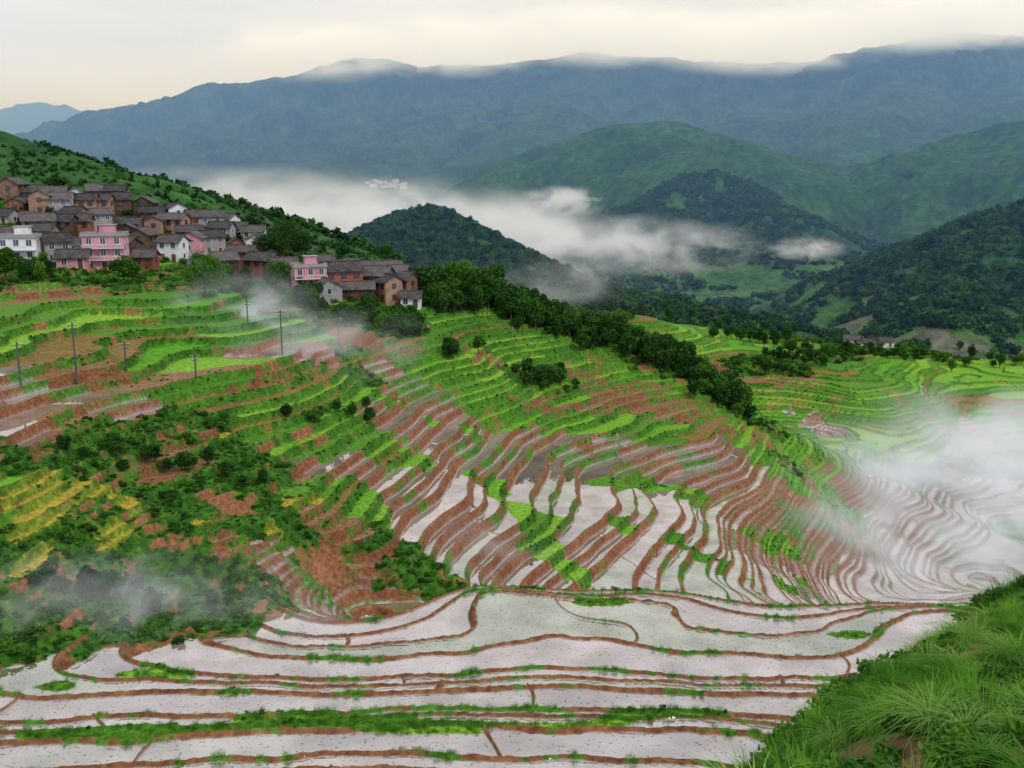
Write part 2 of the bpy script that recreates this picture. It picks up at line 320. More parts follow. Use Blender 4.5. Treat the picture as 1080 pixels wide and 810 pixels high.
# ------------------------------------------------------------ materials
def newmat(name):
    m=bpy.data.materials.new(name); m.use_nodes=True; nt=m.node_tree; nt.nodes.clear(); return m,nt,nt.nodes,nt.links
def terrain_mat(name,fs,bump,bd,water=True):
    m,nt,N,Lk=newmat(name)
    out=N.new('ShaderNodeOutputMaterial'); at=N.new('ShaderNodeAttribute'); at.attribute_name='Col'
    wt=N.new('ShaderNodeAttribute'); wt.attribute_name='wet'
    geo=N.new('ShaderNodeNewGeometry'); no=N.new('ShaderNodeTexNoise'); no.inputs['Scale'].default_value=fs; no.inputs['Detail'].default_value=5; no.inputs['Roughness'].default_value=.65
    Lk.new(geo.outputs['Position'],no.inputs['Vector'])
    mr=N.new('ShaderNodeMapRange'); mr.inputs[1].default_value=.3; mr.inputs[2].default_value=.7; mr.inputs[3].default_value=.45; mr.inputs[4].default_value=1.55
    Lk.new(no.outputs[0],mr.inputs[0])
    vm=N.new('ShaderNodeVectorMath'); vm.operation='SCALE'; Lk.new(at.outputs['Color'],vm.inputs[0]); Lk.new(mr.outputs[0],vm.inputs['Scale'])
    bp=N.new('ShaderNodeBump'); bp.inputs['Strength'].default_value=bump; bp.inputs['Distance'].default_value=bd; Lk.new(no.outputs[0],bp.inputs['Height'])
    p=N.new('ShaderNodeBsdfPrincipled'); p.inputs['Roughness'].default_value=.9; p.inputs['Specular IOR Level'].default_value=.12
    Lk.new(vm.outputs[0],p.inputs['Base Color']); Lk.new(bp.outputs[0],p.inputs['Normal'])
    if not water:
        Lk.new(p.outputs[0],out.inputs['Surface']); return m
    n2=N.new('ShaderNodeTexNoise'); n2.inputs['Scale'].default_value=.22; n2.inputs['Detail'].default_value=2; n2.inputs['Roughness'].default_value=.5; Lk.new(geo.outputs['Position'],n2.inputs['Vector'])
    m2=N.new('ShaderNodeMapRange'); m2.inputs[1].default_value=.35; m2.inputs[2].default_value=.65; m2.inputs[3].default_value=.75; m2.inputs[4].default_value=1.2; Lk.new(n2.outputs[0],m2.inputs[0])
    v2=N.new('ShaderNodeVectorMath'); v2.operation='SCALE'; Lk.new(at.outputs['Color'],v2.inputs[0]); Lk.new(m2.outputs[0],v2.inputs['Scale'])
    sp=N.new('ShaderNodeTexNoise'); sp.inputs['Scale'].default_value=3.4; sp.inputs['Detail'].default_value=2; Lk.new(geo.outputs['Position'],sp.inputs['Vector'])
    s2=N.new('ShaderNodeMapRange'); s2.inputs[1].default_value=.61; s2.inputs[2].default_value=.68; s2.inputs[3].default_value=0; s2.inputs[4].default_value=.7; Lk.new(sp.outputs[0],s2.inputs[0])
    cm=N.new('ShaderNodeMix'); cm.data_type='RGBA'; cm.inputs['B'].default_value=(.07,.09,.03,1); Lk.new(s2.outputs[0],cm.inputs['Factor']); Lk.new(v2.outputs[0],cm.inputs['A'])
    df=N.new('ShaderNodeBsdfDiffuse'); Lk.new(cm.outputs['Result'],df.inputs['Color'])
    rp=N.new('ShaderNodeTexNoise'); rp.inputs['Scale'].default_value=1.6; rp.inputs['Detail'].default_value=2; Lk.new(geo.outputs['Position'],rp.inputs['Vector'])
    b2=N.new('ShaderNodeBump'); b2.inputs['Strength'].default_value=.02; b2.inputs['Distance'].default_value=.04; Lk.new(rp.outputs[0],b2.inputs['Height'])
    gl=N.new('ShaderNodeBsdfGlossy'); gl.inputs['Roughness'].default_value=.01; gl.inputs['Color'].default_value=(.93,.90,.90,1); Lk.new(b2.outputs[0],gl.inputs['Normal'])
    gf=N.new('ShaderNodeMapRange'); gf.inputs[1].default_value=.36; gf.inputs[2].default_value=.64; gf.inputs[3].default_value=.40; gf.inputs[4].default_value=.54; Lk.new(n2.outputs[0],gf.inputs[0])
    gg=N.new('ShaderNodeMath'); gg.operation='MULTIPLY_ADD'; Lk.new(s2.outputs[0],gg.inputs[0]); gg.inputs[1].default_value=-.4; Lk.new(gf.outputs[0],gg.inputs[2])
    mx=N.new('ShaderNodeMixShader'); Lk.new(gg.outputs[0],mx.inputs[0]); Lk.new(df.outputs[0],mx.inputs[1]); Lk.new(gl.outputs[0],mx.inputs[2])
    mm=N.new('ShaderNodeMixShader'); Lk.new(wt.outputs['Fac'],mm.inputs[0]); Lk.new(p.outputs[0],mm.inputs[1]); Lk.new(mx.outputs[0],mm.inputs[2])
    Lk.new(mm.outputs[0],out.inputs['Surface']); return m
mat_near=terrain_mat("terraced_ground",1.6,.6,.25)
mat_far=terrain_mat("forested_mountain",.07,1.0,12.0,False)

def simple(name,c1,c2,scale,rough=.85,rand=0.0,bump=0,detail=4,spec=.2,trans=0):
    m,nt,N,Lk=newmat(name)
    out=N.new('ShaderNodeOutputMaterial'); p=N.new('ShaderNodeBsdfPrincipled'); p.inputs['Roughness'].default_value=rough; p.inputs['Specular IOR Level'].default_value=spec
    geo=N.new('ShaderNodeNewGeometry'); no=N.new('ShaderNodeTexNoise'); no.inputs['Scale'].default_value=scale; no.inputs['Detail'].default_value=detail
    Lk.new(geo.outputs['Position'],no.inputs['Vector'])
    fac=no.outputs[0]
    mr=N.new('ShaderNodeMapRange'); mr.inputs[1].default_value=.3; mr.inputs[2].default_value=.7; 
    if rand>0:
        oi=N.new('ShaderNodeObjectInfo'); ad=N.new('ShaderNodeMath'); ad.operation='MULTIPLY_ADD'; Lk.new(oi.outputs['Random'],ad.inputs[0]); ad.inputs[1].default_value=rand; 
        sb=N.new('ShaderNodeMath'); sb.operation='SUBTRACT'; Lk.new(fac,sb.inputs[0]); sb.inputs[1].default_value=rand/2; Lk.new(sb.outputs[0],ad.inputs[2]); fac=ad.outputs[0]
    Lk.new(fac,mr.inputs[0])
    mx=N.new('ShaderNodeMix'); mx.data_type='RGBA'; mx.inputs['A'].default_value=(*c1,1); mx.inputs['B'].default_value=(*c2,1)
    Lk.new(mr.outputs[0],mx.inputs['Factor']); Lk.new(mx.outputs['Result'],p.inputs['Base Color'])
    if trans:
        tr=N.new('ShaderNodeBsdfTranslucent'); Lk.new(mx.outputs['Result'],tr.inputs['Color']); ms=N.new('ShaderNodeMixShader'); ms.inputs[0].default_value=trans
        Lk.new(p.outputs[0],ms.inputs[1]); Lk.new(tr.outputs[0],ms.inputs[2]); Lk.new(ms.outputs[0],out.inputs['Surface'])
    else: Lk.new(p.outputs[0],out.inputs['Surface'])
    return m
m_leaf_dark=simple("leaves_dark",(.011,.048,.007),(.045,.140,.016),.9,rand=.3,trans=.25)
m_leaf=simple("leaves_green",(.024,.092,.007),(.092,.235,.020),.8,rand=.4,trans=.25)
m_forest=simple("leaves_forest",(.010,.044,.014),(.048,.135,.026),.05,rand=.6,trans=.15)
m_grass=simple("grass_blades",(.045,.16,.010),(.16,.36,.03),.5,rand=.45,trans=.35)
m_reed=simple("reed_blades",(.10,.23,.03),(.27,.43,.09),.5,rand=.4,trans=.35)
m_bark=simple("bark",(.06,.045,.03),(.12,.09,.06),4)
def tile_mat():
    m,nt,N,Lk=newmat("grey_roof_tiles"); out=N.new('ShaderNodeOutputMaterial'); p=N.new('ShaderNodeBsdfPrincipled'); p.inputs['Roughness'].default_value=.8
    tc=N.new('ShaderNodeTexCoord'); wv=N.new('ShaderNodeTexWave'); wv.bands_direction='X'; wv.inputs['Scale'].default_value=1.3; wv.inputs['Distortion'].default_value=.4; Lk.new(tc.outputs['Object'],wv.inputs['Vector'])
    no=N.new('ShaderNodeTexNoise'); no.inputs['Scale'].default_value=.8; no.inputs['Detail'].default_value=6; Lk.new(tc.outputs['Object'],no.inputs['Vector'])
    oi=N.new('ShaderNodeObjectInfo')
    cr=N.new('ShaderNodeValToRGB'); cr.color_ramp.elements[0].position=.3; cr.color_ramp.elements[0].color=(.022,.020,.022,1); cr.color_ramp.elements[1].position=.8; cr.color_ramp.elements[1].color=(.13,.11,.105,1)
    ad=N.new('ShaderNodeMath'); ad.operation='MULTIPLY_ADD'; Lk.new(oi.outputs['Random'],ad.inputs[0]); ad.inputs[1].default_value=.4; Lk.new(no.outputs[0],ad.inputs[2])
    sb=N.new('ShaderNodeMath'); sb.operation='SUBTRACT'; Lk.new(ad.outputs[0],sb.inputs[0]); sb.inputs[1].default_value=.18
    Lk.new(sb.outputs[0],cr.inputs[0]); Lk.new(cr.outputs[0],p.inputs['Base Color'])
    bp=N.new('ShaderNodeBump'); bp.inputs['Strength'].default_value=.8; bp.inputs['Distance'].default_value=.12; Lk.new(wv.outputs[0],bp.inputs['Height']); Lk.new(bp.outputs[0],p.inputs['Normal'])
    Lk.new(p.outputs[0],out.inputs['Surface']); return m
m_tile=tile_mat()
m_mud=simple("mud_brick_wall",(.17,.095,.06),(.34,.215,.14),.6,rand=.4,detail=8)
m_brick=simple("red_brick_wall",(.20,.07,.05),(.32,.13,.09),1.0,rand=.3,detail=8)
m_wood=simple("dark_timber_wall",(.05,.033,.026),(.14,.09,.06),.8,rand=.4,detail=8)
m_white=simple("white_plaster",(.50,.49,.47),(.80,.79,.77),.5,rand=.2,detail=8)
m_pink=simple("pink_plaster",(.46,.18,.22),(.66,.34,.37),.5,rand=.2,detail=8)
m_grey=simple("grey_plaster",(.24,.22,.22),(.42,.39,.38),.5,rand=.2,detail=8)
m_glass=simple("window_glass",(.015,.02,.025),(.05,.06,.07),1,rough=.15,spec=.5)
m_frame=simple("window_frame",(.5,.49,.47),(.68,.67,.65),2)
m_door=simple("wooden_door",(.09,.04,.025),(.15,.07,.04),2)
m_conc=simple("concrete",(.22,.21,.20),(.36,.35,.33),2)
m_metal=simple("dark_metal",(.05,.05,.05),(.1,.1,.1),3,rough=.5)

# ------------------------------------------------------------ terrain meshes
az=np.radians(np.linspace(-38,38,1440))
rn=np.r_[np.exp(np.linspace(math.log(1.5),math.log(48),170))[:-1],np.exp(np.linspace(math.log(48),math.log(125),640))[:-1],np.exp(np.linspace(math.log(125),math.log(620),760))]
RR,AA=np.meshgrid(rn,az,indexing='ij'); XX=RR*np.sin(AA); YY=RR*np.cos(AA)
Zs=[];Cs=[];Ws=[]
for ch in np.array_split(np.arange(len(rn)),10):
    z,c,wv,_=full(XX[ch].ravel(),YY[ch].ravel()); Zs.append(z);Cs.append(c);Ws.append(wv)
grid_mesh("terraced_hillside",XX,YY,np.concatenate(Zs).reshape(XX.shape),np.concatenate(Cs),np.concatenate(Ws),mat_near)
print("near",time.time()-T0)
rf=np.exp(np.linspace(math.log(620),math.log(13500),520))
RR,AA=np.meshgrid(rf,az,indexing='ij'); XX=RR*np.sin(AA); YY=RR*np.cos(AA)
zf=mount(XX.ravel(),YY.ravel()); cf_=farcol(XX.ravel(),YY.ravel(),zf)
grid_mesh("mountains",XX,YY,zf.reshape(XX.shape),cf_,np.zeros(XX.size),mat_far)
print("far",time.time()-T0)

def gz(x,y):
    z,_,_,c=full(np.array([x,x],float),np.array([y,y],float)); return float(z[0])

# ------------------------------------------------------------ foliage prototypes
def quads_obj(name,verts,nq,mat,link=True,extra=None):
    me=bpy.data.meshes.new(name)
    faces=np.arange(nq*4).reshape(-1,4)
    if extra:
        ev,ef=extra; off=len(verts); verts=np.r_[verts,np.array(ev)]
        fl=faces.tolist()+[[i+off for i in f] for f in ef]
        me.from_pydata(verts.tolist(),[],fl)
        me.materials.append(mat); me.materials.append(m_bark)
        mi=np.zeros(len(fl),np.int32); mi[nq:]=1; me.polygons.foreach_set("material_index",mi)
    else:
        me.from_pydata(verts.tolist(),[],faces.tolist()); me.materials.append(mat)
    me.update()
    ob=bpy.data.objects.new(name,me)
    if link: scene.collection.objects.link(ob)
    return ob
def leaf_quads(centers,size,up=.3,r=rng):
    n=len(centers); nn=r.normal(size=(n,3)); nn[:,2]=np.abs(nn[:,2])+up; nn/=np.linalg.norm(nn,axis=1)[:,None]
    t=np.cross(nn,r.normal(size=(n,3))); t/=np.linalg.norm(t,axis=1)[:,None]+1e-9; b=np.cross(nn,t)
    s=size*(.6+.8*r.random((n,1)))
    v=np.stack([centers-t*s,centers-b*s*.55,centers+t*s,centers+b*s*.55],1)
    return v.reshape(-1,3)
def crown_pts(n,rx,rz,cz,lobes,r=rng):
    L=r.normal(size=(lobes,3)); L/=np.linalg.norm(L,axis=1)[:,None]; L*=(.35+.45*r.random((lobes,1))); L[:,2]=L[:,2]*.9
    rad=.30+.25*r.random(lobes)
    k=r.integers(0,lobes,n); d=r.normal(size=(n,3)); d/=np.linalg.norm(d,axis=1)[:,None]
    p=L[k]+d*(rad[k]*(.65+.4*r.random(n)))[:,None]
    p[:,:2]*=rx; p[:,2]=p[:,2]*rz+cz; return p
def limb(p0,p1,r0,r1,n=7):
    p0=np.array(p0,float);p1=np.array(p1,float);d=p1-p0;d/=np.linalg.norm(d)
    a=np.cross(d,[.3,.9,.1]);a/=np.linalg.norm(a);b=np.cross(d,a);ev=[];ef=[]
    for p,rr in((p0,r0),(p1,r1)):
        for i in range(n):
            t=2*math.pi*i/n; ev.append(p+rr*(a*math.cos(t)+b*math.sin(t)))
    for i in range(n): ef.append([i,(i+1)%n,n+(i+1)%n,n+i])
    return ev,ef
def tree_obj(name,h,wd,mat,nleaf=2600,leaf=.32,link=True,lobes=16,trunk=.28):
    c=crown_pts(nleaf,wd/2,h*(1-trunk)/2*1.1,h*(trunk+(1-trunk)/2),lobes)
    v=leaf_quads(c,leaf)
    ev=[];ef=[]
    def addl(*a):
        e,f=limb(*a); o=len(ev); ev.extend(e); ef.extend([[i+o for i in q] for q in f])
    lean=rng.normal(size=2)*.03*h
    top=(lean[0],lean[1],h*.5); addl((0,0,-.5),top,h*.03+.06,h*.017+.03)
    for i in range(7):
        a=2*math.pi*i/7+rng.random(); z0=h*(.25+.25*rng.random()); addl((lean[0]*z0/h*2,lean[1]*z0/h*2,z0),(math.cos(a)*wd*.33,math.sin(a)*wd*.33,z0+h*(.15+.25*rng.random())),h*.013+.03,.03)
    addl(top,(lean[0],lean[1],h*.88),h*.017+.03,.03)
    return quads_obj(name,v,nleaf,mat,link,(ev,ef))
def make_coll(name,objs):
    c=bpy.data.collections.new(name)
    for o in objs: c.objects.link(o)
    return c
bushes=make_coll("bush_kinds",[quads_obj("bush_form",leaf_quads(crown_pts(330,1,.6,.35,9),.15),330,m_leaf_dark if i in(0,3) else m_leaf,False) for i in range(5)])
treesC=make_coll("tree_kinds",[tree_obj("tree_form",6,4.6,m_leaf if i in(1,) else m_leaf_dark,900,.34,False) for i in range(5)])
forC=make_coll("forest_kinds",[quads_obj("forest_crown",leaf_quads(crown_pts(150,1,1.0,.7,7),.30),150,m_forest,False) for i in range(4)])
def tuft(nb,h,spread,wd,droop=.35):
    vs=[]
    for i in range(nb):
        a=rng.random()*6.283; r0=spread*math.sqrt(rng.random()); bx,by=r0*math.cos(a),r0*math.sin(a)
        a2=a+rng.normal()*.6; hh=h*(.5+.6*rng.random()); ln=.25+.55*rng.random()+(droop-.35)
        dx,dy=math.cos(a2),math.sin(a2); px,py=-dy*wd/2,dx*wd/2
        prev=None
        for s in range(5):
            t=s/4; x=bx+dx*ln*hh*t*t; y=by+dy*ln*hh*t*t; z=hh*(t-droop*ln*t*t*t)-.03; w_=(1-t*.9)
            cur=((x-px*w_,y-py*w_,z),(x+px*w_,y+py*w_,z))
            if prev: vs+= [prev[0],prev[1],cur[1],cur[0]]
            prev=cur
    return np.array(vs)
tf=[]
for i in range(4):
    v=tuft(70,[.40,.5,.62,.3][i],[.35,.3,.35,.45][i],.022); tf.append(quads_obj("grass_tuft_form",v,len(v)//4,m_grass,False))
tuftC=make_coll("grass_kinds",tf)
rf_=[]
for i in range(3):
    v=tuft(90,[1.0,1.3,.8][i],.16,.030,.75); rf_.append(quads_obj("reed_clump_form",v,len(v)//4,m_reed if i else m_grass,False))
reedC=make_coll("reed_kinds",rf_)

def scatter(name,P,scl,coll,nk):
    n=len(P); me=bpy.data.meshes.new(name); me.vertices.add(n); me.vertices.foreach_set("co",np.asarray(P,np.float32).ravel())
    a=me.attributes.new("scl",'FLOAT_VECTOR','POINT'); sc=np.asarray(scl,np.float32)
    s3=np.stack([sc*rng.uniform(.85,1.2,n),sc*rng.uniform(.85,1.2,n),sc*rng.uniform(.8,1.25,n)],1).astype(np.float32); a.data.foreach_set("vector",s3.ravel())
    a=me.attributes.new("rot",'FLOAT_VECTOR','POINT'); r3=np.zeros((n,3),np.float32); r3[:,2]=rng.random(n)*6.283; a.data.foreach_set("vector",r3.ravel())
    a=me.attributes.new("pid",'INT','POINT'); a.data.foreach_set("value",rng.integers(0,nk,n).astype(np.int32))
    ob=bpy.data.objects.new(name,me); scene.collection.objects.link(ob)
    ng=bpy.data.node_groups.new(name+"_nodes",'GeometryNodeTree')
    ng.interface.new_socket("Geometry",in_out='INPUT',socket_type='NodeSocketGeometry'); ng.interface.new_socket("Geometry",in_out='OUTPUT',socket_type='NodeSocketGeometry')
    N=ng.nodes; gi=N.new('NodeGroupInput'); go=N.new('NodeGroupOutput'); ip=N.new('GeometryNodeInstanceOnPoints'); ci=N.new('GeometryNodeCollectionInfo')
    ci.inputs['Collection'].default_value=coll; ci.inputs['Separate Children'].default_value=True; ci.inputs['Reset Children'].default_value=True
    def na(nm,dt):
        k=N.new('GeometryNodeInputNamedAttribute'); k.data_type=dt; k.inputs['Name'].default_value=nm
        return [o for o in k.outputs if o.enabled and o.name=='Attribute'][0]
    ng.links.new(gi.outputs[0],ip.inputs['Points']); ng.links.new(ci.outputs[0],ip.inputs['Instance']); ip.inputs['Pick Instance'].default_value=True
    ng.links.new(na('pid','INT'),ip.inputs['Instance Index']); ng.links.new(na('rot','FLOAT_VECTOR'),ip.inputs['Rotation']); ng.links.new(na('scl','FLOAT_VECTOR'),ip.inputs['Scale'])
    ng.links.new(ip.outputs[0],go.inputs[0])
    md=ob.modifiers.new("scatter",'NODES'); md.node_group=ng
    return ob
def samp(n,r0,r1,p=2.0,a=36):
    u=rng.random(n); r=(r0**p+(r1**p-r0**p)*u)**(1/p); t=np.radians(rng.uniform(-a,a,n)); return r*np.sin(t),r*np.cos(t)

x,y=samp(52000,70,520,1.4); z,c,wv,cl=full(x,y); m=(cl==SH)&(gn(x/9,y/9,101)>-.25)&(c[:,1]>c[:,0]*1.2)
x,y,z=x[m],y[m],z[m]; s=rng.uniform(.3,1.05,len(x))**1.4*(1+np.clip((y-180)/250,0,.9))
scatter("hillside_shrubs",np.c_[x,y,z-.1],s,bushes,5); print("shrubs",len(x),time.time()-T0)
x,y=samp(90000,70,420,1.4); z,c,wv,cl=full(x,y); m=(wv<.5)&((cl==G)|(cl==B)|(cl==SH)|(cl==Y))&(c[:,1]<.17)&(c[:,1]>c[:,0]*1.3)
x,y,z=x[m],y[m],z[m]; scatter("terrace_edge_weeds",np.c_[x,y,z-.05],rng.uniform(.12,.38,len(x)),bushes,5); print("weeds",len(x))
x,y=samp(70000,355,1500,1.6); z,c,wv,cl=full(x,y)
z2=np.where(np.hypot(x,y)>=620,mount(x,y),z)
m=((cl==6)|(np.hypot(x,y)>620))&((z2>-95)|(gn(x/50,y/50,110)>.1))&(gn(x/35,y/35,111)>-.45)
x,y,z=x[m],y[m],z2[m]; s=rng.uniform(1.9,4.2,len(x))*np.where(np.hypot(x,y)<500,.42,1)
scatter("forest",np.c_[x,y,z-1.0],s,forC,4); print("forest",len(x))
rows=[([(440,305),(480,303),(530,318)],70,1.0,1.35),([(450,318),(520,326)],34,.7,1.1),([(530,325),(600,346),(660,366),(720,398),(790,438)],260,.5,1.15),
      ([(620,345),(700,378)],50,.6,1.1),([(380,335),(440,352)],50,.5,.9),([(310,330),(380,340)],24,.4,.7),([(545,388),(590,402)],16,.5,.8),([(230,250),(300,270)],16,.6,1.0),
      ([(560,312),(700,330),(830,362)],80,.6,1.1),([(800,385),(900,372),(1080,385)],60,.5,1.0),([(0,282),(60,290)],14,.4,.8),([(220,290),(330,318)],16,.4,.8),([(150,222),(250,246)],16,.5,.9),([(700,330),(850,352)],30,.8,1.2),([(20,225),(240,262)],26,.35,.65),([(300,290),(430,318)],16,.35,.6),([(300,440),(410,440)],10,.3,.5),([(60,470),(280,500)],16,.3,.55),([(30,620),(230,640)],14,.3,.5)]
P=[];Sc=[]
for pts,n_,s0,s1 in rows:
    for i in range(n_):
        t=random.random()*(len(pts)-1); k=int(t); f=t-k
        p=hit(pts[k][0]+(pts[k+1][0]-pts[k][0])*f+random.gauss(0,5),pts[k][1]+(pts[k+1][1]-pts[k][1])*f+random.gauss(0,5))
        if p is None or p[1]>900: continue
        P.append((p[0],p[1],p[1]));Sc.append(random.uniform(s0,s1))
P=np.array(P); zz,_,_,_=full(P[:,0],P[:,1]); P[:,2]=zz-.2
scatter("ridge_trees",P,np.array(Sc)*1.0,treesC,5)
x=rng.uniform(-8,46,34000); y=rng.uniform(3,48,34000); z,c,wv,cl=full(x,y); m=(cl==5)&(x>np.interp(y,_ey,_ex)-1.4)&(c[:,1]>c[:,0]*1.25)&(np.abs(x)<y*.75+3)
x,y,z=x[m],y[m],z[m]; s=rng.uniform(.25,.8,len(x))*(1+1.1*np.clip(gn(x/2.5,y/2.5,121),-.3,1))
scatter("bank_grass",np.c_[x,y,z],s,tuftC,4); print("grass",len(x),time.time()-T0)
x=rng.uniform(0,40,3600); y=rng.uniform(9,45,3600); z,c,wv,cl=full(x,y); m=(cl==5)&(x>np.interp(y,_ey,_ex)-3)&(gn(x/4,y/4,130)>-.02)
scatter("bank_ferns",np.c_[x[m],y[m],z[m]],rng.uniform(.12,.5,m.sum()),bushes,5)
x=rng.uniform(0,40,1700); y=rng.uniform(9,45,1700); z,c,wv,cl=full(x,y); m=(cl==5)&(x>np.interp(y,_ey,_ex)-.8)&(gn(x/5,y/5,133)>.0)
scatter("bank_reeds",np.c_[x[m],y[m],z[m]],rng.uniform(.5,1.1,m.sum()),reedC,3)
x,y=samp(40000,58,118,1.5,34); z,c,wv,cl=full(x,y); m=(wv<.5)&(c[:,1]>c[:,0]*1.4)&(cl!=SH)
scatter("terrace_grass",np.c_[x[m],y[m],z[m]],rng.uniform(.3,.85,m.sum()),tuftC,4); print("tgrass",m.sum())

for u,v,h,wd,mt,nm in [(132,299,6,6.5,m_leaf,"broadleaf_tree"),(217,318,10,10.5,m_leaf,"broadleaf_tree"),(293,322,9,6,m_leaf_dark,"broadleaf_tree"),(298,277,13,12,m_leaf_dark,"camphor_tree"),(282,280,10,8,m_leaf_dark,"camphor_tree"),(318,278,10,9,m_leaf_dark,"camphor_tree"),
    (362,278,8,7,m_leaf_dark,"broadleaf_tree"),(408,279,7,7,m_leaf_dark,"broadleaf_tree"),(655,345,9,8,m_leaf,"broadleaf_tree"),(770,402,5,5.5,m_leaf_dark,"broadleaf_tree"),(475,378,5,4,m_leaf_dark,"conifer_tree"),(505,375,4,3,m_leaf,"broadleaf_tree"),(265,250,8,8,m_leaf_dark,"broadleaf_tree"),(62,212,6,6,m_leaf_dark,"broadleaf_tree"),(6,296,8,7,m_leaf,"broadleaf_tree"),(455,292,9,9,m_leaf_dark,"camphor_tree"),(470,296,9,10,m_leaf_dark,"camphor_tree")]:
    p=hit(u,v)
    if p is None: continue
    o=tree_obj(nm,h,wd,mt,2600,.30); o.location=(p[0],p[1],gz(*p))

# ------------------------------------------------------------ houses
class MB:
    def __init__(s): s.v=[];s.f=[]
    def box(s,x0,x1,y0,y1,z0,z1):
        o=len(s.v); s.v+=[(x0,y0,z0),(x1,y0,z0),(x1,y1,z0),(x0,y1,z0),(x0,y0,z1),(x1,y0,z1),(x1,y1,z1),(x0,y1,z1)]
        s.f+=[[o+i for i in q] for q in((3,2,1,0),(4,5,6,7),(0,1,5,4),(1,2,6,5),(2,3,7,6),(3,0,4,7))]
    def poly(s,vs,fs):
        o=len(s.v); s.v+=vs; s.f+=[[o+i for i in q] for q in fs]
    def ob(s,name,mat,par):
        if not s.v: return
        me=bpy.data.meshes.new(name); me.from_pydata(s.v,[],s.f); me.materials.append(mat); o=bpy.data.objects.new(name,me); scene.collection.objects.link(o); o.parent=par; return o
def house(name,x,y,z,rot,w,d,ns,roof,wall,balc=False,gapwin=2.6):
    e=bpy.data.objects.new(name,None); scene.collection.objects.link(e); e.location=(x,y,z); e.rotation_euler=(0,0,rot)
    H=ns*2.8; wl=MB();rf=MB();gl=MB();fr=MB();dr=MB();bl=MB()
    wl.box(-w/2,w/2,-d/2,d/2,-5,H)
    if roof=='gable':
        rh=.27*d; ov=.7; t=.16
        for sx in(-1,1):
            xx=sx*w/2; x2=xx-sx*.25
            wl.poly([(xx,-d/2,H+.002),(xx,d/2,H+.002),(xx,0,H+rh),(x2,-d/2,H+.002),(x2,d/2,H+.002),(x2,0,H+rh)],[[0,1,2],[5,4,3],[0,2,5,3],[1,4,5,2]])
        k=rh/(d/2)
        for sy in(-1,1):
            ye=sy*(d/2+ov); ze=H-k*ov
            x0,x1=-w/2-ov*.7,w/2+ov*.7
            rf.poly([(x0,0,H+rh+.02),(x1,0,H+rh+.02),(x1,ye,ze+.02),(x0,ye,ze+.02),(x0,0,H+rh+.02+t),(x1,0,H+rh+.02+t),(x1,ye,ze+.02+t),(x0,ye,ze+.02+t)],
                    [[0,1,2,3],[7,6,5,4],[0,4,5,1],[1,5,6,2],[2,6,7,3],[3,7,4,0]])
        rf.box(-w/2-ov*.7,w/2+ov*.7,-.16,.16,H+rh+t-.02,H+rh+t+.2)
    else:
        rf.box(-w/2-.35,w/2+.35,-d/2-.35,d/2+.35,H+.003,H+.2)
        for a in((-w/2-.2,w/2+.2,-d/2-.2,-d/2),(-w/2-.2,w/2+.2,d/2,d/2+.2),(-w/2-.2,-w/2,-d/2+.002,d/2-.002),(w/2,w/2+.2,-d/2+.002,d/2-.002)): rf.box(*a,H+.203,H+.85)
        wl.box(-w*.12,w*.25,-d*.1,d*.3,H+.203,H+2.5); rf.box(-w*.16,w*.29,-d*.14,d*.34,H+2.503,H+2.66)
    nx=max(2,int(w/gapwin))
    for s in range(ns):
        for i in range(nx):
            cx=-w/2+(i+.5)*w/nx; z0=s*2.8+1.0
            for sy in(-1,1):
                yy=sy*d/2
                if s==0 and sy==-1 and i==nx//2:
                    dr.box(cx-.6,cx+.6,yy-.06,yy-.003,.02,2.2); fr.box(cx-.75,cx-.602,yy-.12,yy-.003,0,2.35); fr.box(cx+.602,cx+.75,yy-.12,yy-.003,0,2.35); continue
                a,b=sorted((yy+sy*.003,yy+sy*.05)); gl.box(cx-.55,cx+.55,a,b,z0,z0+1.35)
                a,b=sorted((yy+sy*.003,yy+sy*.13))
                fr.box(cx-.68,cx-.552,a,b,z0-.02,z0+1.37); fr.box(cx+.552,cx+.68,a,b,z0-.02,z0+1.37); fr.box(cx-.75,cx+.75,a,b+(.08 if sy>0 else 0),z0-.15,z0-.022); fr.box(cx-.04,cx+.04,a,b,z0,z0+1.35)
        ny=max(1,int(d/3.4))
        for i in range(ny):
            cy=-d/2+(i+.5)*d/ny; z0=s*2.8+1.05
            for sx in(-1,1):
                xx=sx*w/2; a,b=sorted((xx+sx*.003,xx+sx*.05)); gl.box(a,b,cy-.5,cy+.5,z0,z0+1.2)
                a,b=sorted((xx+sx*.003,xx+sx*.12)); fr.box(a,b,cy-.62,cy-.502,z0-.02,z0+1.22); fr.box(a,b,cy+.502,cy+.62,z0-.02,z0+1.22); fr.box(a,b,cy-.62,cy+.62,z0-.14,z0-.022)
        if balc and s>0:
            zz=s*2.8; bl.box(-w/2,w/2,-d/2-1.2,-d/2-.003,zz-.12,zz)
            bl.box(-w/2,w/2,-d/2-1.2,-d/2-1.12,zz+.8,zz+.9)
            for i in range(int(w/.6)+1): xx=-w/2+i*w/int(w/.6); xx=min(max(xx,-w/2+.04),w/2-.04); bl.box(xx-.035,xx+.035,-d/2-1.19,-d/2-1.13,zz+.002,zz+.798)
    wl.ob("walls",wall,e); rf.ob("roof",m_tile if roof=='gable' else m_conc,e); gl.ob("windows",m_glass,e); fr.ob("window_frames",m_frame if wall in(m_white,m_pink,m_grey) else m_door,e); dr.ob("door",m_door,e); bl.ob("balcony",m_frame,e)
def put(name,u,v,w,d,ns,roof,wall,rot=0,balc=False):
    p=hit(u,v)
    if p is None or p[1]>6000: return
    zs=gz(p[0],p[1]); house(name,p[0],p[1]+d/2,zs,rot,w,d,ns,roof,wall,balc)
R=math.radians
